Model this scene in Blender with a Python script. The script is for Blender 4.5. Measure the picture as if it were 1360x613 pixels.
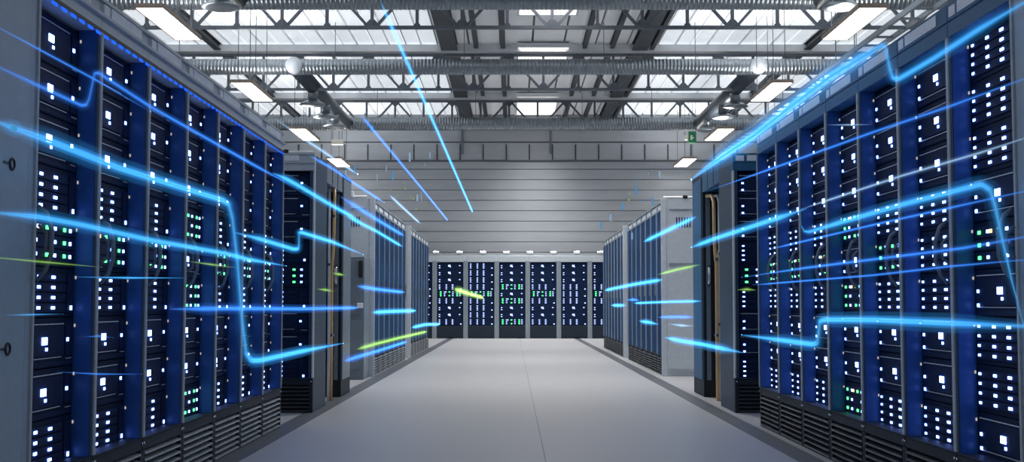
import bpy, bmesh, math, random
from mathutils import Vector, Matrix
for o in list(bpy.data.objects):
    bpy.data.objects.remove(o, do_unlink=True)
SC = bpy.context.scene
COL = SC.collection
random.seed(7)

# ------------------------------------------------------------------ camera, world, exposure
cam_data = bpy.data.cameras.new('camera')
cam = bpy.data.objects.new('camera', cam_data); COL.objects.link(cam)
cam.location = (0, 0, 0.88)
cam.rotation_euler = (math.pi/2 + 0.0602, 0, 0.0004)
cam_data.sensor_fit = 'HORIZONTAL'; cam_data.sensor_width = 36.0
cam_data.lens = 36.0 * 1623.08 / 1360.0
cam_data.clip_end = 200
SC.camera = cam
W = bpy.data.worlds.new('world'); SC.world = W
W.use_nodes = True
W.node_tree.nodes['Background'].inputs[0].default_value = (0.30, 0.42, 0.60, 1)
W.node_tree.nodes['Background'].inputs[1].default_value = 0.15
VS = SC.view_settings
VS.view_transform = 'Standard'; VS.look = 'None'; VS.gamma = 1.0; VS.use_curve_mapping = False
VS.exposure = 0.0
SC.cycles.transparent_max_bounces = 24
LAMP_DOWN, LAMP_UP, ROOF_LAMP = 14.0, 20.0, 1.6
DAYLIGHT = .52
ROOF_LIGHTS = ((14.3, 'added fill, out of view, nearest', 165, 140), (19.9, 'first visible', 170, 125), (25.55, 'middle', 125, 110), (31.3, 'farthest', 150, 98))   # Y, which, watts, spread; nearest one added unseen to brighten the near floor

# ------------------------------------------------------------------ materials
def srgb(r, g, b):
    f = lambda c: (c/255/12.92) if c/255 <= .04045 else ((c/255+.055)/1.055)**2.4
    return (f(r), f(g), f(b), 1)
def mat(name, col, rough=.5, metal=0.0, vary=.12, scale=9.0, bump=0.0, spec=.5, stretch=(1, 1, 1)):
    m = bpy.data.materials.new(name); m.use_nodes = True
    nt = m.node_tree; N = nt.nodes; L = nt.links; b = N['Principled BSDF']
    b.inputs['Roughness'].default_value = rough; b.inputs['Metallic'].default_value = metal
    b.inputs['Specular IOR Level'].default_value = spec
    tc = N.new('ShaderNodeTexCoord'); mp = N.new('ShaderNodeMapping'); mp.inputs['Scale'].default_value = stretch
    nz = N.new('ShaderNodeTexNoise'); nz.inputs['Scale'].default_value = scale; nz.inputs['Detail'].default_value = 4
    rp = N.new('ShaderNodeValToRGB')
    c = col
    rp.color_ramp.elements[0].position = .3; rp.color_ramp.elements[1].position = .7
    rp.color_ramp.elements[0].color = (c[0]*(1-vary), c[1]*(1-vary), c[2]*(1-vary), 1)
    rp.color_ramp.elements[1].color = (min(1, c[0]*(1+vary)), min(1, c[1]*(1+vary)), min(1, c[2]*(1+vary)), 1)
    L.new(tc.outputs['Object'], mp.inputs['Vector']); L.new(mp.outputs[0], nz.inputs['Vector'])
    L.new(nz.outputs['Fac'], rp.inputs[0]); L.new(rp.outputs[0], b.inputs['Base Color'])
    if bump:
        bp = N.new('ShaderNodeBump'); bp.inputs['Strength'].default_value = bump; bp.inputs['Distance'].default_value = .004
        L.new(nz.outputs['Fac'], bp.inputs['Height']); L.new(bp.outputs[0], b.inputs['Normal'])
    return m
def emit(name, col, strength):
    m = bpy.data.materials.new(name); m.use_nodes = True
    nt = m.node_tree; nt.nodes.clear()
    e = nt.nodes.new('ShaderNodeEmission'); o = nt.nodes.new('ShaderNodeOutputMaterial')
    e.inputs[0].default_value = (*col, 1); e.inputs[1].default_value = strength
    nt.links.new(e.outputs[0], o.inputs[0])
    return m
def glow(name, col, strength):                      # soft halo of a light trail, put in as an emission volume without surface
    m = bpy.data.materials.new(name); m.use_nodes = True
    nt = m.node_tree; nt.nodes.clear()
    e = nt.nodes.new('ShaderNodeEmission'); o = nt.nodes.new('ShaderNodeOutputMaterial')
    e.inputs[0].default_value = (*col, 1); e.inputs[1].default_value = strength
    nt.links.new(e.outputs[0], o.inputs['Volume'])
    return m
M = dict(
    paint=mat('rack_paint', (.26, .31, .35), .42, .0, .08, 30),
    paint_dark=mat('rack_paint_dark', (.022, .032, .048), .55, .0, .1, 30, spec=.18),
    paint_mid=mat('rack_paint_mid', (.16, .20, .24), .40, .0, .08, 30),
    paint_blue=mat('rack_paint_blue', (.030, .13, .26), .5, .0, .08, 30, spec=.25),
    paint_navy=mat('rack_paint_navy', (.045, .075, .115), .5, .0, .08, 30, spec=.25),
    blank=mat('blank_cabinet_paint', (.28, .38, .48), .42, .0, .06, 20),
    paint_light=mat('rack_paint_light', (.52, .57, .62), .45, .0, .06, 20),
    server=mat('server_face', (.006, .018, .058), .6, .0, .25, 40, spec=.12),
    bay=mat('server_bay', (.008, .022, .075), .6, .0, .2, 40, spec=.14),
    trim=mat('server_trim', (.72, .78, .88), .35, .0, .08, 30),
    jamb=mat('rack_inner_blue_spill', (.030, .105, .30), .35, .0, .1, 14),  # blue spill of the LEDs is partly put into this colour
    door_blue=mat('door_blue_glass', (.012, .055, .15), .8, .0, .35, 4, spec=.08, stretch=(3, 1, .7)),
    label=mat('label_plate', (.80, .85, .92), .5, 0, .06, 20),
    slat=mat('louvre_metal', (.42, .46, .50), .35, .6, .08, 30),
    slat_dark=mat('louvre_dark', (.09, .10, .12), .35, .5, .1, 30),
    black=mat('black_plastic', (.008, .009, .011), .5, 0, .2, 30),
    chrome=mat('chrome', (.62, .65, .70), .2, 1.0, .05, 30),
    steel=mat('galvanised_steel', (.26, .29, .32), .32, .8, .12, 12),
    duct_dark=mat('dark_duct_paint', (.05, .065, .085), .40, .4, .15, 8),
    truss=mat('truss_paint', (.13, .15, .18), .5, .2, .12, 10),
    beam_dark=mat('roof_beam_paint', (.045, .055, .065), .55, .1, .12, 5),
    beam_light=mat('roof_beam_light', (.74, .76, .79), .55, 0, .06, 5),
    deck=mat('roof_deck_white', (.86, .87, .88), .6, 0, .03, 3),
    deck_day=mat('daylight_roof_panel', (.84, .87, .90), .6, 0, .03, 3),
    deck_gap=mat('roof_joint', (.10, .11, .12), .6, 0, .1, 5),
    wall=mat('cladding_board', (.33, .355, .39), .55, 0, .05, 3, stretch=(.3, 1, 2)),
    wall_dark=mat('cladding_joint', (.10, .11, .13), .7, 0, .1, 5),
    side_wall=mat('side_wall_paint', (.55, .58, .62), .6, 0, .05, 3),
    floor=mat('floor_vinyl', (.39, .39, .40), .42, 0, .07, 160, bump=.05),
    floor_joint=mat('floor_joint', (.10, .10, .11), .7, 0, .1, 20),
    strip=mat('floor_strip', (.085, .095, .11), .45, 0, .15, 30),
    lamp_case=mat('lamp_case', (.40, .31, .25), .5, .1, .08, 20),
    cable=mat('cable_black', (.02, .02, .025), .5, 0, .1, 20),
    pipe_white=mat('pipe_white', (.80, .82, .84), .3, 0, .03, 20),
    pipe_orange=mat('pipe_orange', (.92, .60, .26), .35, 0, .05, 20),
    green=mat('sign_green', (.02, .24, .10), .4, 0, .05, 10),
    pale=mat('sign_pale', (.80, .80, .66), .5, 0, .05, 10),
    led_white=emit('led_white', (.17, .30, 1.0), 9.0),
    led_big=emit('led_big', (.17, .30, 1.0), 11.0),
    led_green=emit('led_green', (.07, 1.0, .20), 4.5),
    led_warm=emit('led_warm', (1.0, .86, .80), .55),  # faint emission standing in for glints on bright metal
    led_orange=emit('led_orange', (1.0, .55, .25), 2.2),
    led_dash=emit('led_dash', (.02, .14, 1.0), 1.1),
    led_back=emit('led_back', (.42, .52, 1.0), 2.3),
    led_strip=emit('led_strip', (.02, .20, 1.0), 1.3),
    lamp=emit('lamp_diffuser', (1.0, .97, .93), LAMP_DOWN),
    wash=emit('wall_wash_lamp', (1.0, .97, .94), 70.0),
    lamp_up=emit('lamp_uplight', (1.0, .98, .96), LAMP_UP),
    roof_lamp=emit('roof_lamp_diffuser', (1.0, .96, .93), ROOF_LAMP),
)
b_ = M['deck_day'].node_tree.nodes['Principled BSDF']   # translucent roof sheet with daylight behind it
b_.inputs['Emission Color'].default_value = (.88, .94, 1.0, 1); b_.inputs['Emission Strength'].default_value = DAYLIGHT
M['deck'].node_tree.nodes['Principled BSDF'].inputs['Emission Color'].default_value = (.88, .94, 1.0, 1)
M['deck'].node_tree.nodes['Principled BSDF'].inputs['Emission Strength'].default_value = DAYLIGHT*.11   # faint glow added to brighten the middle bay
CORE = {'c': emit('beam_core_cyan', (.12, .52, 1.0), .50), 'b': emit('beam_core_blue', (.08, .36, 1.0), .42),
        'y': emit('beam_core_yellow', (.5, .8, .2), .5), 'w': emit('beam_core_pale', (.45, .72, 1.0), .5)}

# ------------------------------------------------------------------ mesh helpers
class MB:
    """collects boxes, tubes and lathes; build() links them as ONE mesh object"""
    def __init__(s): s.v = []; s.f = []; s.mi = []; s.m = 0; s.sm = []
    def _add(s, vs, fs, smooth=False):
        n = len(s.v); s.v += [tuple(v) for v in vs]
        for f in fs: s.f.append([i+n for i in f]); s.mi.append(s.m); s.sm.append(smooth)
    def box(s, x0, x1, y0, y1, z0, z1, c=0.0):
        if x0 > x1: x0, x1 = x1, x0
        if y0 > y1: y0, y1 = y1, y0
        if z0 > z1: z0, z1 = z1, z0
        if c <= 0:
            s._add([(x, y, z) for x in (x0, x1) for y in (y0, y1) for z in (z0, z1)],
                   [(0, 1, 3, 2), (4, 6, 7, 5), (0, 4, 5, 1), (2, 3, 7, 6), (0, 2, 6, 4), (1, 5, 7, 3)])
            return s
        bm = bmesh.new(); bmesh.ops.create_cube(bm, size=1)
        for v in bm.verts:
            v.co = Vector(((x0+x1)/2+v.co.x*(x1-x0), (y0+y1)/2+v.co.y*(y1-y0), (z0+z1)/2+v.co.z*(z1-z0)))
        bmesh.ops.bevel(bm, geom=bm.edges[:], offset=min(c, .45*min(x1-x0, y1-y0, z1-z0)), segments=1, affect='EDGES', profile=.5)
        bm.verts.ensure_lookup_table()
        s._add([v.co for v in bm.verts], [[v.index for v in f.verts] for f in bm.faces]); bm.free()
        return s
    def prism(s, prof, a0, a1, axis='x'):           # prof: 2-D points, extruded along an axis
        n = len(prof)
        P = {'x': lambda a, p: (a, p[0], p[1]), 'y': lambda a, p: (p[0], a, p[1]), 'z': lambda a, p: (p[0], p[1], a)}[axis]
        s._add([P(a0, p) for p in prof]+[P(a1, p) for p in prof],
               [[(i+1) % n, i, i+n, (i+1) % n+n] for i in range(n)]+[list(range(n)), list(range(2*n-1, n-1, -1))])
        return s
    def bar(s, a, b, w, h=None):                    # square bar between two points
        a = Vector(a); b = Vector(b); d = (b-a).normalized(); h = h or w
        up = Vector((0, 0, 1)) if abs(d.z) < .95 else Vector((0, 1, 0))
        x = d.cross(up).normalized(); y = x.cross(d)
        q = [x*w/2*i+y*h/2*j for i, j in ((-1, -1), (1, -1), (1, 1), (-1, 1))]
        s._add([a+k for k in q]+[b+k for k in q], [(0, 1, 2, 3), (7, 6, 5, 4), (0, 4, 5, 1), (1, 5, 6, 2), (2, 6, 7, 3), (3, 7, 4, 0)])
        return s
    def tube(s, pts, rad, seg=8, caps=True):
        pts = [Vector(p) for p in pts]; n = len(pts)
        if not hasattr(rad, '__len__'): rad = [rad]*n
        prev = None; base = len(s.v); vs = []
        for i, p in enumerate(pts):
            d = (pts[min(i+1, n-1)]-pts[max(i-1, 0)]).normalized()
            if prev is None:
                up = Vector((0, 0, 1)) if abs(d.z) < .9 else Vector((1, 0, 0))
                x = d.cross(up).normalized()
            else:
                x = (prev-d*prev.dot(d)).normalized()
            prev = x; y = d.cross(x)
            vs += [p+(x*math.cos(2*math.pi*k/seg)+y*math.sin(2*math.pi*k/seg))*rad[i] for k in range(seg)]
        fs = [(i*seg+k, i*seg+(k+1) % seg, (i+1)*seg+(k+1) % seg, (i+1)*seg+k) for i in range(n-1) for k in range(seg)]
        if caps: fs += [list(range(seg-1, -1, -1)), [(n-1)*seg+k for k in range(seg)]]
        s._add(vs, fs, True)
        return s
    def mesh(s, name, mats):
        me = bpy.data.meshes.new(name); me.from_pydata(s.v, [], s.f)
        for m in (mats if isinstance(mats, (list, tuple)) else [mats]): me.materials.append(m)
        me.polygons.foreach_set('material_index', s.mi); me.polygons.foreach_set('use_smooth', s.sm)
        me.update()
        bm = bmesh.new(); bm.from_mesh(me); bmesh.ops.recalc_face_normals(bm, faces=bm.faces[:]); bm.to_mesh(me); bm.free()
        return me
    def build(s, name, mats, parent=None, loc=(0, 0, 0)):
        return put(name, s.mesh(name, mats), parent, loc)
def put(name, me, parent=None, loc=(0, 0, 0)):
    o = bpy.data.objects.new(name, me); COL.objects.link(o); o.location = loc
    if parent is not None: o.parent = parent
    return o
def tag(o, label, cat, group=None):
    o['label'] = label; o['category'] = cat
    if group: o['group'] = group
    return o
def thing(name, label, cat, loc=(0, 0, 0), rz=0.0, group=None):
    o = bpy.data.objects.new(name, None); COL.objects.link(o)
    o.location = loc; o.rotation_euler = (0, 0, rz); o.empty_display_size = .1
    return tag(o, label, cat, group)
def struct(o): o['kind'] = 'structure'; return o
def copy_tree(o, parent=None):
    c = o.copy(); COL.objects.link(c)
    if parent is not None: c.parent = parent
    for ch in list(KIDS.get(o, ())) or [k for k in o.children]:
        copy_tree(ch, c)
    return c
KIDS = {}
def B(*a, c=0.0): return MB().box(*a, c=c)
HALF = math.pi/2
ORD = ['first', 'second', 'third', 'fourth', 'fifth', 'sixth', 'seventh', 'eighth']

# ------------------------------------------------------------------ the hall
XL, XR, YN, YF, ZC = -9.2, 9.2, -3.5, 33.6, 6.13
fl = struct(B(XL, XR, YN, YF+.2, -.12, -.006).build('floor', M['floor_joint']))
ys = [YN, .6, 4.6, 8.6, 12.6, 16.6, 20.6, 24.6, 28.6, YF]
for i in range(len(ys)-1):
    for x0, x1 in ((XL, -1.70), (-1.54, .1865), (.1875, 1.61), (1.755, XR)):
        B(x0+.001, x1-.001, ys[i]+.001, ys[i+1]-.001, -.006, 0).build('floor_sheet', M['floor'], fl)
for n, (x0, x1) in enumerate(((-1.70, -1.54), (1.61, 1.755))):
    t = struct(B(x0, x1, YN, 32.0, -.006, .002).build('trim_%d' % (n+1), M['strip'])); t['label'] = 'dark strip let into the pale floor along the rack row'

ce = struct(B(XL, XR, YN, YF+.2, ZC+.05, ZC+.15).build('ceiling', M['deck_gap']))
DW = .64
x = XL; 
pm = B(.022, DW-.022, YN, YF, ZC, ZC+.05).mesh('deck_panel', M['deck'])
pd = B(.022, DW-.022, YN, YF, ZC, ZC+.05).mesh('deck_panel', M['deck_day'])
rib = B(DW/2-.012, DW/2+.012, YN, YF, ZC-.03, ZC).mesh('seam_rib', M['deck'])
while x < XR-.1:
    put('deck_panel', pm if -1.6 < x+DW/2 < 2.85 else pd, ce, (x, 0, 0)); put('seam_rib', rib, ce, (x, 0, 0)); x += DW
for nm, xa, xb in (('wall_left', XL-.15, XL), ('wall_right', XR, XR+.15)):
    struct(B(xa, xb, YN, YF, 0, ZC+.05).build(nm, M['side_wall']))
struct(B(XL, XR, YN-.15, YN, 0, ZC+.05).build('wall_front', M['side_wall']))
wb = struct(B(XL, XR, YF+.03, YF+.18, 0, ZC+.05).build('wall_back', M['wall_dark']))
BH = .287
z = .02; zs = []
while z+BH < 4.80: zs.append((z, z+BH)); z += BH
zs += [(z, 4.835)]
for za, zb_ in zs + [(4.86, 5.355), (5.375, 5.72), (5.735, ZC)]:
    B(XL, XR, YF, YF+.03, za+.008, zb_-.008, c=.004).build('board', M['wall'], wb)
B(XL, XR, YF-.03, YF+.03, 4.832, 4.862).build('ledge', M['wall_dark'], wb)
k = 0; px = -2.085-.638*9
while px < 8.6:
    B(px-.018, px+.018, YF-.025, YF, 4.88, 5.30).build('batten', M['beam_dark'], wb); px += .638
for px in (-1.39, 1.05):
    B(px-.03, px+.03, YF-.06, YF, 5.05, 5.72).build('bracket', M['truss'], wb)

# roof beams that run along the hall, and the cross beams over each truss
def roof_beam(x0, x1, z0, m, lab):
    b = struct(MB().box(x0, x1, YN, YF, z0, z0+.02).box((x0+x1)/2-.02, (x0+x1)/2+.02, YN, YF, z0+.02, ZC-.02).box(x0, x1, YN, YF, ZC-.03, ZC-.012).build('roof_beam', m)); b['label'] = lab
roof_beam(-1.43, -1.10, 5.97, M['beam_dark'], 'wide dark roof beam left of the middle bay')
roof_beam(2.40, 2.70, 5.97, M['beam_dark'], 'wide dark roof beam right of the middle bay')
roof_beam(2.76, 2.84, 5.98, M['beam_dark'], 'narrow dark roof beam close beside the wide right one')
for xx, lab in ((-.73, 'second dark purlin from the wide left beam'), (-.19, 'dark purlin left of the big roof lamps'), (1.45, 'dark purlin right of the big roof lamps'), (2.0, 'dark purlin beside the wide right beam')):
    roof_beam(xx-.045, xx+.045, 6.01, M['beam_dark'], lab)
for xx, lab in ((-5.92, 'narrow dark roof beam over the left rack rows'), (5.92, 'narrow dark roof beam over the right rack rows')):
    roof_beam(xx-.07, xx+.07, 5.98, M['beam_dark'], lab)
TY = (18.9, 24.4, 30.0); TW = ('nearest', 'middle', 'farthest')
for ty, w in zip(TY, TW):
    b = struct(B(XL, XR, ty-.12, ty+.12, 5.955, 6.095).build('roof_beam', M['beam_light'])); b['label'] = 'pale cross beam over the %s roof truss' % w

# ------------------------------------------------------------------ roof trusses
ZB_, ZT_ = 5.18, 5.93
P2 = .705
def truss(ty, w):
    t = thing('roof_truss', '%s dark steel lattice truss spanning under the white roof deck' % w, 'truss', (0, ty, 0), 0, 'roof trusses')
    MB().box(XL, XR, -.035, -.005, ZB_, ZB_+.05).box(XL, XR, .005, .035, ZB_, ZB_+.05).build('bottom_chord', M['truss'], t)
    MB().box(XL, XR, -.04, -.005, ZT_-.055, ZT_).box(XL, XR, .005, .04, ZT_-.055, ZT_).build('top_chord', M['truss'], t)
    k = -9
    while True:
        xx = -.788+P2*k; k += 1
        if xx > XR-.3: break
        if xx < XL+.2: continue
        even = ((k-1) % 2 == 0)
        MB().bar((xx, 0, ZB_+.04), (xx, 0, ZT_-.04), .05).build('strut', M['truss'], t)
        g = .14 if even else .06
        MB().prism([(xx-g, ZB_+.04), (xx+g, ZB_+.04), (xx+.04, ZB_+.04+g*.8), (xx-.04, ZB_+.04+g*.8)], -.012, .012, 'y').build('gusset_plate', M['truss'], t)
        if even:
            for s in (-1, 1):
                if XL+.2 < xx+s*P2 < XR-.2:
                    MB().bar((xx+s*.08, 0, ZB_+.06), (xx+s*(P2-.06), 0, ZT_-.06), .045).build('diagonal', M['truss'], t)
        else:
            MB().prism([(xx-.13, ZT_-.05), (xx+.13, ZT_-.05), (xx+.03, ZT_-.15), (xx-.03, ZT_-.15)], -.012, .012, 'y').build('gusset_plate', M['truss'], t)
for ty, w in zip(TY, TW): truss(ty, w)

# ------------------------------------------------------------------ spiral ducts across the hall
DZ = 5.29
def spiral_duct(y, r, lab):
    t = thing('spiral_duct', lab, 'duct', (0, y, DZ), 0, 'spiral ducts across the hall')
    m = MB(); pts = []; rad = []; xx = XL; st = .066
    while xx < XR:
        pts += [(xx, 0, 0), (xx+st*.70, 0, 0), (xx+st*.80, 0, 0), (xx+st*.92, 0, 0)]; rad += [r, r, r+.008, r+.008]; xx += st
    m.tube(pts, rad, 20); m.build('duct_pipe', M['steel'], t)
    for xx in (-6.6, -4.9, -2.6, -.55, .75, 2.15, 4.0, 5.9):
        MB().tube([(xx-.03, 0, 0), (xx-.03, 0, 0), (xx+.03, 0, 0), (xx+.03, 0, 0)], [r, r+.014, r+.014, r], 20).build('joint_band', M['steel'], t)
    for xx in (-6.2, -3.3, -.9, 1.7, 3.4, 6.4):
        MB().bar((xx, 0, r), (xx, 0, ZC-DZ), .012).build('hanger_rod', M['truss'], t)
spiral_duct(17.5, .140, 'nearest ribbed steel duct crossing the hall at the top of view')
spiral_duct(22.5, .145, 'middle ribbed steel duct with round end caps on its front')
spiral_duct(29.6, .150, 'farthest ribbed steel duct just above the back wall boards')

def branch(xx, y0, y1, spouts, lab, cap):
    t = thing('branch_duct', lab, 'duct', (xx, y0, DZ), 0, 'branch ducts with outlets')
    L_ = y1-y0; r = .15
    MB().tube([(0, 0, 0), (0, L_, 0)], r, 20).build('duct_pipe', M['duct_dark'], t)
    if cap: MB().tube([(0, -.20, 0), (0, -.02, 0)], [r*1.02, r*1.02], 24).build('end_cap', M['paint_light'], t)
    for yy in [.6+1.8*k for k in range(int((L_-.4)/1.8))]:
        MB().tube([(0, yy-.03, 0), (0, yy-.03, 0), (0, yy+.03, 0), (0, yy+.03, 0)], [r, r+.012, r+.012, r], 20).build('joint_band', M['duct_dark'], t)
    for yy in spouts:
        s = MB().tube([(0, yy-y0, -.05), (0, yy-y0, -.30)], .105, 16).build('outlet_neck', M['steel'], t)
        MB().tube([(0, yy-y0, -.29), (0, yy-y0, -.36), (0, yy-y0, -.385), (0, yy-y0, -.40)], [.11, .25, .26, .20], 20).build('outlet_ring', M['steel'], s)
branch(-4.04, 22.5, 29.6, (24.5, 26.15, 27.5), 'dark branch duct with three outlets over the left rows', True)
branch(4.55, 22.5, 29.6, (24.75, 26.2, 28.2), 'dark branch duct with three outlets over the right rows', True)
branch(-3.97, 11.0, 17.5, (13.2, 15.0, 16.4), 'dark branch duct reaching the nearest ribbed duct, left side', False)
branch(4.47, 11.0, 17.5, (13.2, 15.0, 16.4), 'dark branch duct reaching the nearest ribbed duct, right side', False)

# ------------------------------------------------------------------ lamps
def hanging_lamp(xx, yy, side, w, top=ZC):
    t = thing('hanging_lamp', '%s flat white lamp panel hung on thin wires over the %s racks' % (w, side), 'lamp', (xx, yy, 4.6), 0, 'hanging lamp panels')
    a, b = .17, .92
    MB().box(-a-.02, -a, -b, b, 0, .06).box(a, a+.02, -b, b, 0, .06).box(-a, a, -b-.02, -b, 0, .06).box(-a, a, b, b+.02, 0, .06).build('housing', M['lamp_case'], t)
    B(-a, a, -b, b, .006, .02).build('diffuser', M['lamp'], t)
    if yy < 30: B(-a, a, -b, b, .035, .05).build('uplight_panel', M['lamp_up'], t)
    for sx in (-1, 1):
        for sy in (-.7, .7):
            MB().bar((sx*.1, sy, .05), (sx*.1, sy, top-4.6), .010).build('suspension_wire', M['cable'], t)
for side, xx in (('left', -4.57), ('right', 4.54)):
    for yy, w in ((16.1, 'first visible'), (21.3, 'second visible'), (26.7, 'third visible'), (32.0, 'farthest')):
        hanging_lamp(xx, yy, side, w, 5.18 if side == 'right' and yy in (16.1, 26.7) else ZC)
def roof_lamp(yy, w, watts, spread):
    t = thing('roof_lamp', '%s big bright roof lamp in the grey middle bay' % w, 'lamp', (.62, yy, 0), 0, 'big roof lamps in the middle bay')
    MB().box(-.54, -.50, -1.5, 1.5, 5.99, 6.10).box(.50, .54, -1.5, 1.5, 5.99, 6.10).box(-.5, .5, -1.5, -1.46, 5.99, 6.10).box(-.5, .5, 1.46, 1.5, 5.99, 6.10).box(-.5, .5, -1.5, 1.5, 6.08, 6.11).build('housing', M['beam_light'], t)
    B(-.5, .5, -1.46, 1.46, 6.0, 6.03).build('diffuser', M['roof_lamp'], t)
    ld = bpy.data.lights.new('roof_lamp_light', 'AREA'); ld.shape = 'RECTANGLE'; ld.size = .9; ld.size_y = 2.7
    ld.energy = watts; ld.color = (1.0, .97, .95); ld.spread = math.radians(spread)
    lo = bpy.data.objects.new('roof_lamp_light', ld); COL.objects.link(lo); lo.parent = t; lo.location = (0, 0, 5.985)
for a in ROOF_LIGHTS: roof_lamp(*a)

# cable ladder under the right roof
t = thing('cable_ladder', 'grey cable ladder running under the white roof above the right racks', 'cable ladder', (5.64, 0, 4.95))
for xx in (-.16, .16): B(xx-.015, xx+.015, YN+.1, 32.8, -.04, .04).build('side_rail', M['paint_mid'], t)
rg = B(-.145, .145, -.02, .02, -.02, .01).mesh('rung', M['paint_mid'])
for k in range(34): put('rung', rg, t, (0, 12.4+.6*k, 0))
for yy in (14, 16.4, 20.5, 26, 31.5):
    for xx in (-.16, .16): MB().bar((xx, yy, .04), (xx, yy, ZC-4.95), .015).build('hanger_rod', M['truss'], t)

# signs hanging before the back wall
t = thing('exit_sign', 'small green exit sign hanging above the farthest right lamp', 'sign', (4.62, 31.2, 5.02))
B(-.10, .10, -.03, .03, 0, .30, c=.008).build('sign_plate', M['green'], t)
s = MB().box(-.05, .0, -.034, -.03, .08, .2).box(.0, .04, -.034, -.03, .12, .15).build('arrow', M['pale'], t)
B(-.20, -.12, -.05, .05, .08, .2, c=.01).build('lamp_head', M['pale'], t)
for xx in (-.08, .08): MB().bar((xx, 0, .3), (xx, 0, ZC-5.02), .01).build('suspension_wire', M['cable'], t)
t = thing('emergency_lamp', 'pale emergency lamp box hanging above the farthest left lamp', 'lamp', (-4.5, 31.2, 4.98))
B(-.15, .15, -.05, .05, 0, .12, c=.01).build('lamp_body', M['pale'], t)
for xx in (-.12, .12): MB().bar((xx, 0, .12), (xx, 0, ZC-4.98), .01).build('suspension_wire', M['cable'], t)

# ------------------------------------------------------------------ server racks
RW, RH, ZD0, ZD1 = .66, 2.127, .282, 1.985         # width, height, door opening
UH = .19                                           # height of a server unit
def unit_mesh(kind):
    m = MB(); h = UH-.004
    m.box(.042, .618, .077, .70, -h, 0)
    m.m = 1
    m.box(.06, .515, .073, .077, -.0255, -.0215)                 # long trim line under the top edge
    if kind == 'big':
        m.box(.06, .495, .073, .077, -.152, -.149); m.box(.55, .605, .073, .077, -.160, -.157)
    m.m = 2
    if kind == 'big':
        m.box(.06, .515, .070, .077, -.143, -.030); m.box(.53, .605, .070, .077, -.143, -.030); m.box(.06, .605, .072, .077, -.182, -.164)
    elif kind == 'rows':
        for r in range(4): m.box(.06, .52, .070, .077, -.052-.0385*r, -.020-.0385*r)
        m.box(.535, .605, .070, .077, -.17, -.02)
    else:
        for r in range(3): m.box(.06, .605, .070, .077, -.064-.051*r, -.018-.051*r)
    return m.mesh('server_unit', [M['server'], M['trim'], M['bay']])
UM = {k: unit_mesh(k) for k in ('big', 'rows', 'green')}
LEDM = {}
def led_mesh(w, h, col):
    k = (w, h, col)
    if k not in LEDM:
        if w > .045: LEDM[k] = MB().box(-w/2, -.002, -.004, 0, .002-h/2, h/2).box(.002, w/2, -.004, 0, .002-h/2, h/2).box(-.002, .002, -.003, 0, .002-h/2, h/2).mesh('status_light', M['led_'+col])
        else: LEDM[k] = B(-w/2, w/2, -.004, 0, -h/2, h/2).mesh('status_light', M['led_'+col])
    return LEDM[k]
LAY = {'big': [(.31, -.087, .048, .030, 'big'), (.331, -.117, .016, .012, 'white'), (.546, -.085, .018, .014, 'white'), (.09, -.086, .018, .013, 'white'), (.09, -.142, .018, .013, 'white')],
       'rows': [], 'green': []}
for r in range(4):
    z_ = -.036-.0385*r
    LAY['rows'] += [(.09, z_, .020, .010, 'white'), (.243, z_, .027, .011, 'white'), (.385, z_, .032, .011, 'white')]
LAY['rows'] += [(.574, -.152, .016, .017, 'white')]
for r in range(3):
    z_ = -.041-.051*r
    LAY['green'] += [(.115, z_, .024, .014, 'green'), (.203, z_, .021, .013, 'white'), (.391, z_, .021, .013, 'white'), (.489, z_, .021, .014, 'green'), (.55, z_, .018, .014, 'white')]
    if r != 1: LAY['green'] += [(.313, z_, .024, .014, 'green')]
LAY['green'] += [(.233, -.041, .024, .015, 'orange')]
for k in LAY: LAY[k] += [(.622, -.032, .010, .012, 'warm'), (.040, -.032, .010, .012, 'warm')]  # warm dots imitate metal glints at the unit corners
UNIT_SETS = {'A': 'BBBRGRBBR', 'D': 'BBBRRRBBR', 'B': 'BBBGBGBBG', 'C': 'RRRBGBRRB', 'E': 'BBBRGRBBR', 'F': 'RRRRGRRRR'}
KIND = {'B': 'big', 'R': 'rows', 'G': 'green'}
def post_mesh(a, b, c_, d):
    m = MB().box(a, b, -.008, .0765, ZD0, ZD1, c=.003); m.m = 1; m.box(c_, d, 0, .0765, ZD0, ZD1)
    return m.mesh('post', [M['paint_light'], M['paint_navy']])
POST = post_mesh(0, .012, .012, .034)
POST_R = post_mesh(.648, .66, .626, .648)
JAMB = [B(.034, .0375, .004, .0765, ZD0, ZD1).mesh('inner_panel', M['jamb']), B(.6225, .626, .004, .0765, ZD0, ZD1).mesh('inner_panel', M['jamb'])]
SHELL = MB().box(.004, .016, .077, 1.0, 0, RH-.01).box(.644, .656, .077, 1.0, 0, RH-.01).box(.016, .644, .985, 1.0, .02, RH-.01).box(.016, .644, .10, .985, RH-.03, RH-.01).mesh('shell', M['paint_dark'])
SHELL_E = SHELL.copy(); SHELL_E.materials[0] = M['paint_navy']
HEAD_L = MB().box(.002, .658, 0, .10, ZD1, 2.045).box(.0, .66, -.018, .10, 2.045, 2.058).box(.002, .658, .008, .10, 2.058, RH).box(.0, .66, -.006, .10, RH-.012, RH+.001).mesh('header', M['paint_light'])
HEAD_R = MB().box(.002, .658, 0, .10, ZD1, 2.045, c=.003).box(.002, .658, .006, .10, 2.045, 2.052).box(.002, .658, 0, .10, 2.052, RH, c=.003).mesh('header', M['paint_blue'])  # blue tint of the light overlay is put into this header colour
PL_S = B(.025, .095, -.003, .01, 2.064, 2.108).mesh('label_plate', M['label'])
PL_L = B(.118, .530, -.003, .01, 2.064, 2.112).mesh('label_plate', M['label'])
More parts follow.
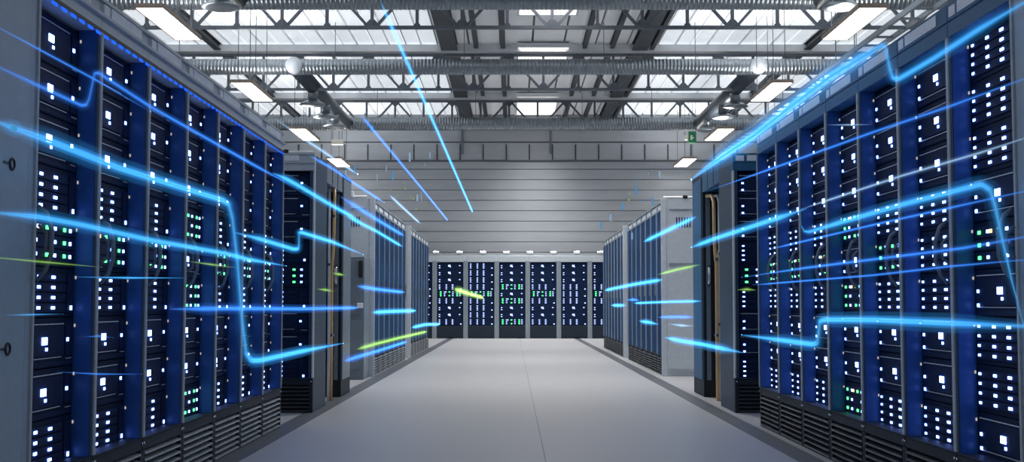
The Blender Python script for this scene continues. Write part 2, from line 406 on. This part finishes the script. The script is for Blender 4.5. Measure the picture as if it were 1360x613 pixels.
PLINTH = MB().box(.002, .658, 0, .06, .226, ZD0-.006, c=.004).box(0, .66, -.006, .07, ZD0-.006, ZD0).box(.002, .030, 0, .06, 0, .226).box(.630, .658, 0, .06, 0, .226).box(.03, .63, .045, .06, 0, .226).box(.03, .63, .002, .045, 0, .012).mesh('plinth', M['paint_dark'])
SLAT = MB().prism([(-.004, -.004), (-.004, .004), (.036, .016), (.036, .012)], .032, .628, 'x')
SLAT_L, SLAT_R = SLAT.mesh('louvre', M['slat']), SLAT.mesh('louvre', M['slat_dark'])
SCREW = MB().tube([(0, 0, 0), (0, -.006, 0)], .006, 8).mesh('screw', M['chrome'])
DASH = B(-.026, .026, -.004, 0, -.006, .006).mesh('dash_light', M['led_dash'])
FILL_STRIP = {'n': B(-.002, .002, .02, .03, .34, 1.93).mesh('light_strip', M['led_strip'])}  # added fill strip, hidden inside the recess
HANDLE = MB().tube([(0, -.006, 1.225), (0, -.035, 1.20), (0, -.055, 1.14), (0, -.055, 1.06), (0, -.035, 1.0), (0, -.006, .965)], [.007, .008, .009, .009, .008, .007], 8)
HANDLE.tube([(.012, -.004, 1.16), (.012, -.03, 1.135), (.012, -.03, 1.07), (.012, -.004, 1.05)], .006, 8)
HANDLE_M = HANDLE.mesh('handle', M['paint_mid'])

def make_rack(kindset, side, name='server_rack'):
    r = bpy.data.objects.new(name, None); COL.objects.link(r); r.empty_display_size = .1
    put('shell', SHELL_E if side.startswith('end') else SHELL, r); put('post', POST, r); put('post', POST_R, r)
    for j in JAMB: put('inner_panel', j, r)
    h = put('header', HEAD_L if side in ('left', 'end_left') else HEAD_R, r)
    put('label_plate', PL_S, h); put('label_plate', PL_L, h)
    p = put('plinth', PLINTH, r)
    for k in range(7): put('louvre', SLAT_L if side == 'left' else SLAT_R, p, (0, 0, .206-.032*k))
    for u in (.014, .646): put('screw', SCREW, p, (u, 0, .254))
    for i, ch in enumerate(UNIT_SETS[kindset]):
        kd = KIND[ch]; s = put('server_unit', UM[kd], r, (0, 0, 1.97-UH*i))
        for (u, z_, w, hh, col) in LAY[kd]:
            put('status_light', led_mesh(w, hh, col), s, (u, .0705, z_))
    if side == 'left':
        ls = B(.0, .66, -.003, .0, 1.986, 2.0).build('light_strip', M['black'], r)
        for k in range(7): put('dash_light', DASH, ls, (.047+.0943*k, -.003, 1.975))
    # unseen blue strip added behind the near post to light the recess
    put('fill_strip', FILL_STRIP['n'], r, ((.0395 if side == 'left' else .6205), 0, 0)) if side in ('left', 'right') else None
    put('handle', HANDLE_M, r, ((.014 if side == 'left' else .636), -.006, 0)) if side in ('left', 'right') else None
    return r
KSAY = {'A': 'one green-lit unit', 'B': 'three green-lit units', 'D': 'white and blue lights only', 'C': 'mostly small light rows', 'E': 'narrow light columns and one green unit'}
PROTO = {}
def place_rack(kindset, side, loc, rz, label, group):
    key = (kindset, side)
    if key not in PROTO:
        r = PROTO[key] = make_rack(kindset, side)
    else:
        r = copy_tree(PROTO[key])
    r.location = loc; r.rotation_euler = (0, 0, rz); r.scale = (1, .7 if side.startswith('end') else 1, 1)
    return tag(r, label, 'server rack', group)
LX, LY, RX, RY = -1.673, 4.254, 1.808, 4.374
for k, ks in enumerate('AAABAAA'):
    lab = '%s rack from the camera in the left near row, %s' % (ORD[k], KSAY[ks])
    place_rack(ks, 'left', (LX, LY+RW*k, 0), HALF, lab, 'server racks of the left near row')
for k, ks in enumerate('CDABAAA'):
    lab = '%s rack from the camera in the right near row, %s' % (ORD[k], KSAY[ks])
    place_rack(ks, 'right', (RX, RY+RW*(k+1)-.012, 0), -HALF, lab, 'server racks of the right near row')
place_rack('A', 'end_left', (-1.63-RW, 10.03, 0), 0, 'server rack turned to face the camera beyond the left near row', 'camera-facing server racks')
place_rack('A', 'end', (1.815, 10.03, 0), 0, 'server rack turned to face the camera beyond the right near row', 'camera-facing server racks')

# blank cabinets that start both near rows
def blank_cabinet(loc, rz, label, locks):
    c = thing('blank_cabinet', label, 'cabinet', loc, rz, 'blank cabinets at the row starts')
    B(.004, .656, .03, 1.0, .0, RH-.01).build('shell', M['blank'], c)
    B(.604, .656, 0, .03, .0, ZD1, c=.004).build('post', M['blank'], c)
    B(.004, .05, 0, .03, .0, ZD1, c=.004).build('post', M['blank'], c)
    d = B(.053, .600, -.004, .03, .06, ZD1-.006, c=.004).build('door', M['blank'], c)
    for uu, zz in locks:
        m = MB(); m.tube([(uu+.019*math.cos(a*math.pi/8), -.006, zz+.019*math.sin(a*math.pi/8)) for a in range(17)], .004, 6)
        m.build('lock_ring', M['black'], d)
        B(uu-.07, uu-.022, -.006, -.004, zz-.004, zz+.004).build('lock_slot', M['black'], d)
    h = put('header', HEAD_L, c); put('label_plate', PL_L, h)
blank_cabinet((LX, LY-RW, 0), HALF, 'blank grey cabinet with round locks starting the left near row', [(.458, 1.347), (.458, .734)])
blank_cabinet((RX, RY-.012, 0), -HALF, 'blank grey cabinet starting the right near row', [(.2, 1.347), (.2, .734)])

# ------------------------------------------------------------------ dark cabinets and bridges with pipes in the gap
def gap_block(sx, side):
    xf = -1.64 if sx < 0 else 1.83               # aisle plane
    c = thing('dark_cabinet', 'dark blue-grey cabinet behind the cable gap on the %s side' % side, 'cabinet', (xf, 11.74, 0), 0, 'dark cabinets behind the cable gaps')
    s = sx
    m = MB().box(0, s*.80, 0, .65, .0, 2.15, c=.006); m.build('shell', M['paint_dark'], c)
    B(-s*.006, 0, .06, .60, .16, 2.10, c=.003).build('side_panel', M['paint_blue'] if s > 0 else M['paint_mid'], c)
    B(s*.10, s*.74, -.012, 0, .32, 1.96, c=.004).build('door', M['server'], c)
    B(s*.03, s*.07, -.02, 0, .16, 1.95, c=.004).build('door_edge', M['paint_mid'], c)
    MB().tube([(s*.05, -.02, 1.25), (s*.05, -.06, 1.22), (s*.05, -.06, 1.10), (s*.05, -.02, 1.06)], .014, 8).build('handle', M['chrome'], c)
    MB().box(s*.02, s*.78, -.008, 0, .0, .15).build('kick_plate', M['black'], c)
    b = thing('bridge_panel', 'dark panel bridging over the cable gap on the %s side' % side, 'panel', (xf, 10.76, 1.96), 0, 'panels over the cable gaps')
    B(0, s*.5, 0, .975, 0, .19, c=.004).build('cover', M['paint_blue'] if s > 0 else M['paint_mid'], b)
    for yy in (.33, .66): B(-s*.003, 0, yy-.012, yy+.012, .005, .185).build('seam_strip', M['black'], b)
    # side panel of the camera-facing rack
    return c
gap_block(-1, 'left'); gap_block(1, 'right')
def pipe(name, pts, r, m, label, brackets=()):
    t = thing(name, label, 'pipe', pts[0])
    p0 = Vector(pts[0])
    MB().tube([Vector(p)-p0 for p in pts], r, 10).build('pipe_run', m, t)
    for z_ in brackets:
        q = min(pts, key=lambda p: abs(p[2]-z_)); B(q[0]-p0.x-.012, q[0]-p0.x+.012, q[1]-p0.y-.02, q[1]-p0.y+.06, z_-p0.z-.012, z_-p0.z+.012).build('pipe_clip', M['truss'], t)
pipe('white_pipe', [(-1.695, 11.3, .0), (-1.692, 11.3, .4), (-1.695, 11.3, 1.2), (-1.70, 11.3, 1.97)], .013, M['pipe_white'], 'white upright pipe in the left cable gap', (.5, 1.25, 1.8))
pipe('orange_pipe', [(-1.672, 11.32, .0), (-1.672, 11.32, 1.22), (-1.664, 11.32, 1.34), (-1.656, 11.32, 1.55), (-1.654, 11.32, 1.97)], .014, M['pipe_orange'], 'orange upright pipe with a slight bend in the left cable gap', (.6, 1.7))
pipe('orange_pipe', [(1.885, 11.3, .0), (1.885, 11.3, 1.26), (1.875, 11.3, 1.36), (1.868, 11.3, 1.50), (1.866, 11.3, 1.83), (1.866, 11.42, 1.90), (1.866, 11.7, 1.92)], .015, M['pipe_orange'], 'orange upright pipe with a bend in the right cable gap', (.6, 1.3))
pipe('white_pipe', [(1.905, 11.32, .0), (1.905, 11.32, 1.28), (1.92, 11.32, 1.40), (1.92, 11.32, 1.83), (1.92, 11.42, 1.90), (1.92, 11.7, 1.92)], .014, M['pipe_white'], 'white upright pipe with a bend in the right cable gap', (.7, 1.35))

# ------------------------------------------------------------------ far rows
def far_proto(side):
    r = bpy.data.objects.new('server_rack', None); COL.objects.link(r)
    H = 2.185
    B(.004, .656, .03, 1.0, 0, H-.01).build('shell', M['paint_mid'], r)
    MB().box(0, .020, -.012, .03, .25, H-.12, c=.003).build('post', M['paint'], r)
    B(.642, .66, 0, .03, .25, H-.12).build('post', M['paint_navy'], r)
    d = B(.022, .640, .004, .03, .252, 2.065).build('door', M['door_blue'], r)
    B(.56, .60, -.02, .004, 1.0, 1.2, c=.004).build('handle', M['paint_mid'], d)
    h = MB().box(0, .66, 0, .06, 2.065, 2.085).box(0, .66, 0, .06, H-.02, H).box(0, .02, 0, .06, 2.085, H-.02).box(.64, .66, 0, .06, 2.085, H-.02).box(.02, .64, .02, .06, 2.085, H-.02).build('header', M['paint'], r)
    B(.06, .60, .012, .02, 2.10, H-.035).build('label_plate', M['label'], h)
    p = MB().box(.002, .658, .02, .06, 0, .25).box(0, .66, 0, .06, .235, .25).box(0, .03, 0, .06, 0, .235).box(.63, .66, 0, .06, 0, .235).build('plinth', M['paint_dark'], r)
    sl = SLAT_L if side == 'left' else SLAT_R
    for k in range(7): put('louvre', sl, p, (0, -.004, .203-.032*k))
    return r
FP = {'left': far_proto('left'), 'right': far_proto('right')}
def far_row(side, x0, rz, starts):
    first = True
    for bi, y0 in enumerate(starts):
        for k in range(7):
            r = FP[side] if first else copy_tree(FP[side]); first = False
            off = RW if side == 'right' else 0
            r.location = (x0, y0+RW*k+off, 0); r.rotation_euler = (0, 0, rz)
            tag(r, '%s blue-doored rack of the %s block in the %s far row' % (ORD[k], ('nearer', 'farther')[bi], side), 'server rack', 'racks of the %s far row' % side)
far_row('left', -1.725, HALF, (15.08, 20.50)); far_row('right', 1.875, -HALF, (15.20, 20.50))
def end_panel(sx, y, label, full):
    xf = -1.715 if sx < 0 else 1.865; s = sx
    e = thing('end_panel', label, 'panel', (xf, y, 0), 0, 'grey end panels of the far rows')
    H = 2.20
    m = MB().box(0, s*1.05, 0, .018, 0, H, c=.004); m.build('sheet', M['paint_light'], e)
    B(-s*.02, s*.05, -.008, .018, 0, H, c=.004).build('corner_post', M['paint_light'], e)
    if full:
        for k in range(6): B(s*(.17+.033*k), s*(.185+.033*k), -.003, 0, 1.84, 1.965).build('vent_slot', M['black'], e)
        B(s*.08, s*1.0, -.014, 0, 1.380, 1.396).build('trim_rail', M['paint'], e)
        B(s*.08, s*1.0, -.02, 0, .06, .09).build('trim_rail', M['chrome'], e)
        B(s*.08, s*1.0, -.01, 0, 2.06, 2.07).build('trim_rail', M['paint'], e)
end_panel(-1, 15.05, 'tall pale grey end panel with slots closing the left far row', True)
end_panel(1, 15.17, 'tall pale grey end panel with slots closing the right far row', True)
end_panel(-1, 20.44, 'narrow grey panel between the two blocks of the left far row', False)
end_panel(1, 20.44, 'narrow grey panel between the two blocks of the right far row', False)
t = thing('control_cabinet', 'waist-high dark control cabinet against the left far end panel', 'cabinet', (-2.35, 14.45, 0))
B(0, .60, 0, .55, 0, 1.45, c=.008).build('body', M['paint_mid'], t)
B(.03, .57, -.012, 0, .12, .70, c=.004).build('lower_door', M['paint_mid'], t)
B(.03, .57, -.012, 0, .76, 1.41, c=.004).build('upper_door', M['paint_mid'], t)
B(.535, .585, -.05, -.012, 1.20, 1.40, c=.006).build('handset', M['black'], t)
B(.52, .59, -.04, -.012, .84, .90, c=.004).build('switch_box', M['pipe_white'], t)
t = thing('white_pipe', 'thin white pipe with a black joint on top of the right far end panel', 'pipe', (1.88, 15.18, 2.215))
MB().tube([(0, 0, 0), (.9, 0, 0)], .014, 8).build('pipe_run', M['pipe_white'], t)
B(.24, .30, -.022, .022, -.014, .024, c=.005).build('joint', M['black'], t)
t = thing('white_pipe', 'thin white pipe with an upright end on top of the left far end panel', 'pipe', (-1.80, 15.06, 2.215))
MB().tube([(0, 0, 0), (-.9, 0, 0)], .014, 8).build('pipe_run', M['pipe_white'], t)
B(-.20, -.16, -.02, .02, -.014, .07, c=.005).build('upright_end', M['pipe_white'], t)
t = thing('white_pipe', 'thin white pipe with a black joint on top of the camera-facing left rack', 'pipe', (-1.66, 10.10, 2.142))
MB().tube([(0, 0, 0), (-.6, 0, 0)], .014, 8).build('pipe_run', M['pipe_white'], t)
B(-.26, -.20, -.022, .022, -.014, .024, c=.005).build('joint', M['black'], t)

# ------------------------------------------------------------------ back row
BW = .815
def back_proto(ks):
    r = bpy.data.objects.new('server_rack', None); COL.objects.link(r)
    MB().box(.004, .811, .08, .95, 0, 2.16).build('shell', M['paint_dark'], r)
    for x0 in (0, .755): B(x0, x0+.06, -.01, .08, 0, 2.03, c=.006).build('post', M['paint'], r)
    B(0, .815, 0, .08, 2.0, 2.17, c=.006).build('header', M['paint_light'], r)
    B(.06, .755, 0, .08, .02, .33, c=.006).build('plinth', M['paint_dark'], r)
    q = (BW-.12)/.60
    for i, ch in enumerate(UNIT_SETS[ks]):
        kd = KIND[ch]; zt = 1.985-.183*i
        s = B(.062, .753, .04, .078, zt-.178, zt, c=.003).build('server_unit', M['server'], r)
        by = {}
        for (u, z_, w, hh, col) in LAY[kd]:
            col = {'big': 'back', 'white': 'back', 'orange': 'back', 'warm': None}.get(col, col)
            if col is None: continue
            uu = .06+(u-.03)*q; ww = max(w*1.3, .036); hx = hh*1.5
            by.setdefault(col, MB()).box(uu-ww/2, uu+ww/2, .032, .04, zt+z_*.95-hx/2, zt+z_*.95+hx/2)
        for col, m in by.items():
            o = m.build('status_lights', M['led_'+col], s); o['kind'] = 'stuff'
    return r
BP = {}
for k, ks in enumerate('DAFBADA'):
    if k == 0: ks = 'D'
    if ks not in BP: BP[ks] = r = back_proto(ks)
    else: r = copy_tree(BP[ks])
    r.location = (-2.86+BW*k, 32.1, 0)
    tag(r, '%s wide rack from the left in the row along the back wall' % ORD[k], 'server rack', 'racks along the back wall')
rl = thing('wall_rail', 'thin white rail with small fittings above the back wall racks', 'rail', (0, 32.3, 2.19))
B(-2.9, 2.9, -.02, .02, 0, .03).build('rail_bar', M['paint_light'], rl)
for k in range(9):
    f_ = B(-2.72+.62*k, -2.56+.62*k, -.04, .04, .03, .09, c=.008).build('fitting', M['pipe_white'], rl)
    B(-2.71+.62*k, -2.57+.62*k, -.03, .03, .09, .096).build('lamp_face', M['wash'], f_)

# ------------------------------------------------------------------ light trails hanging in the air
BEAMS = [
    ('thin blue light line crossing the upper left racks, ending faint at the third', 'b', 0.0033, -1.58, [(3.56, 1.73), (3.72, 1.73), (4.09, 1.73), (4.61, 1.73), (5.29, 1.72)]),
    ('blue light trail that dips and then jumps up at the second left rack', 'b', 0.0061, -1.54, [(3.48, 1.59), (3.64, 1.59), (3.99, 1.59), (4.33, 1.59), (4.38, 1.60), (4.41, 1.63), (4.46, 1.73), (4.50, 1.74), (5.16, 1.72), (7.30, 1.71), (8.72, 1.71)]),
    ('thick bright blue trail across the left racks that drops steeply near their end', 'c', 0.0136, -1.5, [(3.40, 1.41), (3.55, 1.41), (3.90, 1.41), (4.65, 1.40), (5.50, 1.41), (6.31, 1.42), (6.44, 1.41), (6.53, 1.34), (6.67, 1.10), (6.79, 0.81), (6.91, 0.61), (7.05, 0.56), (7.29, 0.55), (8.71, 0.55), (10.88, 0.54)]),
    ('straight cyan trail at chest height across all the left racks', 'c', 0.0093, -1.46, [(3.32, 1.14), (3.47, 1.14), (3.75, 1.15), (4.14, 1.15), (4.92, 1.14), (6.22, 1.14), (6.75, 1.13), (7.88, 1.13)]),
    ('short cyan trail below the steep drop that steps up on the camera-facing rack', 'c', 0.0114, -1.58, [(6.94, 1.29), (7.63, 1.29), (8.81, 1.28), (9.00, 1.29), (9.03, 1.32), (9.03, 1.41), (9.12, 1.42), (10.64, 1.43), (12.90, 1.41)]),
    ('dim yellow-green streak over the nearest left rack', 'y', 0.003, -1.54, [(3.56, 1.03), (3.67, 1.02), (4.03, 1.02), (4.58, 1.02)]),
    ('short pale yellow streak over the fourth left rack', 'y', 0.0038, -1.5, [(5.64, 1.08), (6.08, 1.08), (6.59, 1.08)]),
    ('dim teal streak low on the blank left cabinet', 'c', 0.0017, -1.46, [(3.52, 0.85), (3.71, 0.85), (3.98, 0.85)]),
    ('hairline teal streak across the second and third left racks', 'c', 0.0024, -1.58, [(4.40, 0.98), (5.02, 0.99), (5.96, 1.01)]),
    ('level blue streak from the fourth left rack to the cable gap', 'b', 0.0103, -1.54, [(5.50, 0.86), (6.58, 0.86), (8.92, 0.85), (12.36, 0.85)]),
    ('faint blue streak low over the first two left racks', 'b', 0.0021, -1.5, [(4.04, 0.66), (4.44, 0.63), (4.97, 0.60)]),
    ('faint blue streak beside the large square light of the second left rack', 'b', 0.002, -1.46, [(4.18, 0.77), (4.32, 0.77), (4.48, 0.76)]),
    ('bright blue trail rising away along the foot of the far left racks', 'b', 0.0175, -1.58, [(11.52, 0.35), (12.52, 0.35), (14.25, 0.34), (18.43, 0.33)]),
    ('yellow-green light bar above the louvres of the far left racks', 'y', 0.0199, -1.54, [(12.14, 0.44), (13.89, 0.44), (16.65, 0.43), (22.06, 0.40)]),
    ('short cyan streak at the end of the far left racks', 'c', 0.0199, -1.5, [(18.27, 0.54), (21.11, 0.54), (25.26, 0.48)]),
    ('level cyan streak across the first block of far left racks', 'c', 0.0165, -1.46, [(12.72, 0.80), (14.78, 0.80), (18.46, 0.79)]),
    ('blue streak at handle height on the far left racks', 'b', 0.016, -1.58, [(12.42, 1.07), (14.21, 1.06), (17.87, 1.06)]),
    ('short yellow-green dash beside the pipes in the left cable gap', 'y', 0.0084, -1.54, [(10.43, 1.15), (10.84, 1.15), (11.28, 1.15)]),
    ('short yellow-green dash crossing the pipes in the left cable gap', 'y', 0.0076, -1.5, [(9.39, 1.00), (9.80, 1.00), (10.30, 0.99)]),
    ('slanting blue trail past the head of the camera-facing left rack', 'c', 0.0111, -1.46, [(7.40, 1.68), (7.85, 1.69), (8.35, 1.69), (9.70, 1.68), (11.61, 1.68)]),
    ('pale blue streak dropping past the grey end panel of the far left racks', 'b', 0.017, -1.58, [(11.18, 1.87), (12.14, 1.87), (14.16, 1.87), (17.70, 1.88)]),
    ('cyan streak lower across the top doors of the far left racks', 'c', 0.0108, -1.54, [(11.30, 1.70), (13.81, 1.71), (17.03, 1.69)]),
    ('pale glow line running along the top edge of the left racks', 'w', 0.0073, -1.5, [(7.66, 2.05), (8.62, 2.07), (10.06, 2.10), (11.78, 2.14)]),
    ('long cyan beam hanging in mid-air from the roof towards the far wall', 'c', 0.0096, -0.92, [(8.39, 2.99), (10.51, 2.99), (14.73, 3.00), (19.91, 3.00), (28.29, 3.01)]),
    ('thin blue beam in mid-air left of the long cyan one', 'b', 0.0092, -1.58, [(12.56, 2.85), (15.87, 2.87), (21.17, 2.90), (29.87, 2.93)]),
    ('short pale beam in mid-air above the far left racks', 'w', 0.0098, -1.54, [(15.22, 2.25), (17.35, 2.24), (20.34, 2.23)]),
    ('short yellow-green streak before the back wall racks', 'y', 0.0152, -0.55, [(11.66, 1.03), (15.24, 1.02), (22.55, 1.01)]),
    ('thin pale blue streak under the roof trusses at the end of the first left row', 'b', 0.0067, -1.46, [(8.71, 1.95), (9.80, 1.98), (11.48, 2.00), (13.84, 2.04)]),
    ('bright cyan trail on the upper right racks with a steep notch at its end', 'c', 0.0109, 1.715, [(3.87, 1.89), (4.04, 1.89), (4.44, 1.89), (4.93, 1.88), (5.39, 1.88), (5.46, 1.90), (5.50, 1.95), (5.56, 2.06), (5.60, 2.08), (5.87, 2.09)]),
    ('bright cyan glow line running along the top edge of the right racks', 'c', 0.0287, 1.675, [(5.41, 2.05), (5.73, 2.06), (6.42, 2.08), (7.30, 2.07), (8.46, 2.05), (9.68, 2.06), (11.40, 2.05)]),
    ('thin pale line across the right racks turning bright cyan at the far end', 'w', 0.0044, 1.635, [(3.72, 1.41), (3.88, 1.41), (4.26, 1.41), (5.09, 1.42), (6.88, 1.42)]),
    ('cyan continuation past the camera-facing right rack to the cable gap', 'c', 0.0132, 1.595, [(6.60, 1.40), (7.29, 1.40), (8.35, 1.40), (9.60, 1.40), (10.90, 1.39)]),
    ('thick cyan trail on the right racks bending down in a long curve', 'c', 0.0117, 1.715, [(7.26, 1.42), (7.25, 1.35), (7.17, 1.31), (7.05, 1.30), (6.32, 1.31), (5.34, 1.32), (4.55, 1.32), (4.45, 1.32), (4.37, 1.29), (4.33, 1.23), (4.27, 1.10), (4.20, 0.96), (4.10, 0.79)]),
    ('level bright blue trail across the lower right racks with a step down', 'c', 0.0134, 1.675, [(3.84, 0.81), (4.01, 0.81), (4.71, 0.81), (5.69, 0.81), (6.58, 0.80), (6.68, 0.79), (6.71, 0.73), (6.75, 0.67), (6.83, 0.66), (7.59, 0.66), (8.96, 0.66)]),
    ('blue trail sloping down from the far right end panel across the pipes', 'c', 0.0149, 1.635, [(13.10, 0.53), (11.87, 0.53), (10.68, 0.54), (9.54, 0.54), (8.73, 0.54)]),
    ('dim blue line over the green lights of the right racks', 'b', 0.005, 1.595, [(3.64, 1.09), (3.81, 1.09), (4.32, 1.08), (5.40, 1.08), (6.65, 1.08), (8.51, 1.07)]),
    ('fainter blue line just below the dim one on the right racks', 'b', 0.0034, 1.715, [(3.92, 1.03), (4.10, 1.03), (4.80, 1.03), (5.81, 1.02), (8.72, 1.02)]),
    ('faint blue line under the thin pale one on the right racks', 'b', 0.004, 1.675, [(3.82, 1.25), (3.99, 1.25), (4.68, 1.25), (5.66, 1.25), (8.01, 1.24)]),
    ('faint blue line over the upper lights of the right racks', 'b', 0.0046, 1.635, [(3.71, 1.59), (3.87, 1.60), (4.54, 1.62), (5.50, 1.66), (7.78, 1.74), (10.19, 1.83)]),
    ('short pale dash between two upper right racks', 'w', 0.0027, 1.595, [(6.16, 1.79), (5.75, 1.73), (5.40, 1.68)]),
    ('cyan streak rising past the vents of the far right end panel', 'c', 0.0164, 1.715, [(15.95, 1.70), (13.60, 1.70), (12.38, 1.70), (11.36, 1.70)]),
    ('broad cyan streak across the far block of right racks', 'c', 0.0217, 1.675, [(22.07, 1.14), (17.08, 1.16), (13.65, 1.16)]),
    ('short cyan dash low on the first block of far right racks', 'c', 0.0159, 1.635, [(15.80, 0.67), (14.67, 0.67), (13.69, 0.66)]),
    ('pale yellow streak across the far right end panel', 'y', 0.0091, 1.595, [(13.32, 1.21), (11.80, 1.22), (10.38, 1.22)]),
    ('short level cyan dash on the farthest right racks', 'c', 0.0153, 1.715, [(21.23, 0.87), (19.87, 0.87), (18.55, 0.87)]),
    ('tiny blue dash above it near the block gap on the right', 'b', 0.0157, 1.675, [(17.87, 0.95), (16.98, 0.95), (16.08, 0.94)]),
    ('level blue streak low across the far right end panel', 'b', 0.0095, 1.635, [(13.76, 0.74), (12.13, 0.76), (10.98, 0.77)]),
    ('thin level cyan streak from the far right racks to the cable gap', 'c', 0.008, 1.595, [(16.07, 0.90), (12.39, 0.91), (10.32, 0.91)]),
    ('pale streak near the foot of the trim on the far right end panel', 'w', 0.0096, 1.715, [(13.40, 0.67), (12.44, 0.67), (11.57, 0.68)]),
    ('yellow-green dash under the green lights of the camera-facing right rack', 'y', 0.0067, 1.675, [(9.09, 0.99), (8.74, 0.99), (8.42, 0.98)]),
]
def light_trail(label, col, r, X, pts):
    p0 = Vector((X, pts[0][0], pts[0][1]))
    P = [Vector((X, a, b))-p0 for a, b in pts]
    # resample so the ends can taper
    Q = []
    for i in range(len(P)-1):
        n = max(1, int((P[i+1]-P[i]).length/.5)) if len(P) < 6 else 1
        Q += [P[i].lerp(P[i+1], j/n) for j in range(n)]
    Q.append(P[-1])
    d = [0.0]
    for i in range(1, len(Q)): d.append(d[-1]+(Q[i]-Q[i-1]).length)
    T = d[-1]; e = min(.30*T, .5)
    k = [max(.15, min(1, min(x, T-x)/e+.15)) for x in d]
    t = thing('light_trail', label, 'light trail', p0, 0, 'glowing light trails')
    r = min(r, .032 if 'top edge of the right' in label else .014)
    MB().tube(Q, [r*.26*x for x in k], 6).build('bright_core', CORE[col], t)
    MB().tube(Q, [r*.9*x for x in k], 10).build('inner_glow', glow_for(col, r, 0), t)
    MB().tube(Q, [r*1.7*x for x in k], 10).build('middle_glow', glow_for(col, r, 1), t)
    MB().tube(Q, [r*3.2*x for x in k], 12).build('outer_glow', glow_for(col, r, 2), t)
    return t
def bright_spot(t, Y, Z, col, r):
    p = (0, Y-t.location.y, Z-t.location.z)
    for nm, q, m in (('bright_spot', .38, CORE[col]), ('spot_glow', 1.0, glow_for(col, r, 1))):
        bm = bmesh.new(); bmesh.ops.create_uvsphere(bm, u_segments=12, v_segments=8, radius=1)
        me = bpy.data.meshes.new(nm); bm.to_mesh(me); bm.free(); me.materials.append(m)
        o = put(nm, me, t, p); o.scale = (r*q, r*q*2.2, r*q)
_H = {}
def glow_for(col, r, ring):                         # three nested rings of ever thinner glow
    k = (col, round(r*1000), ring)
    if k not in _H:
        base = {'c': (.05, .40, 1.0), 'b': (.04, .24, 1.0), 'y': (.35, .75, .12), 'w': (.35, .62, 1.0)}[col]
        s = {'c': .40, 'b': .30, 'y': .15, 'w': .18}[col]*(.72, .34, .13)[ring]
        _H[k] = glow('trail_glow', base, s/(2*max(r, .002)*(.9, 1.7, 3.2)[ring]))
    return _H[k]
SPOTS = [((3.837, 1.437), .028), ((5.604, 1.442), .020), ((7.881, 1.445), .022), ((5.557, 1.350), .018), ((12.525, .346), .026)]
for b in BEAMS:
    t = light_trail(*b)
    for (sy, sz), sr in SPOTS:                      # given for the outermost planes
        key = sz; f_ = abs(b[3])/(1.58 if b[3] < 0 else 1.715); sy *= f_; sz = .88+(sz-.88)*f_
        for i in range(len(b[4])-1):
            (a0, c0), (a1, c1) = b[4][i], b[4][i+1]
            if min(a0, a1) <= sy <= max(a0, a1) and a0 != a1 and abs(c0+(c1-c0)*(sy-a0)/(a1-a0)-sz) < .025 and (b[3] < 0) == (key in (1.437, 1.442, .346)) and b[1] in 'cb' and b[2] > .008:
                bright_spot(t, sy, sz, b[1], sr); break

# small drifting specks of light before the far wall
def specks(name, label, x0, x1, z0, z1, y, n):
    o = thing(name, label, 'light specks', (0, y, 0))
    for col in ('c', 'y', 'w'):
        m = MB()
        for _ in range(n):
            xx = random.uniform(x0, x1); zz = random.uniform(z0, z1); yy = random.uniform(-1.5, 1.5); w = random.choice((.010, .015, .025)); h = random.choice((.012, .03, .10, .14)) if col != 'y' else .03
            m.box(xx-w/2, xx+w/2, yy-.006, yy+.006, zz-h/2, zz+h/2)
        q = m.build('specks', CORE[col], o); q['kind'] = 'stuff'
    return o
specks('light_specks', 'faint blue and yellow light specks before the wall on the left', -2.6, -1.3, 1.9, 3.5, 19, 16)
specks('light_specks', 'faint blue and yellow light specks before the wall on the right', 1.35, 2.4, 1.9, 2.9, 19, 9)
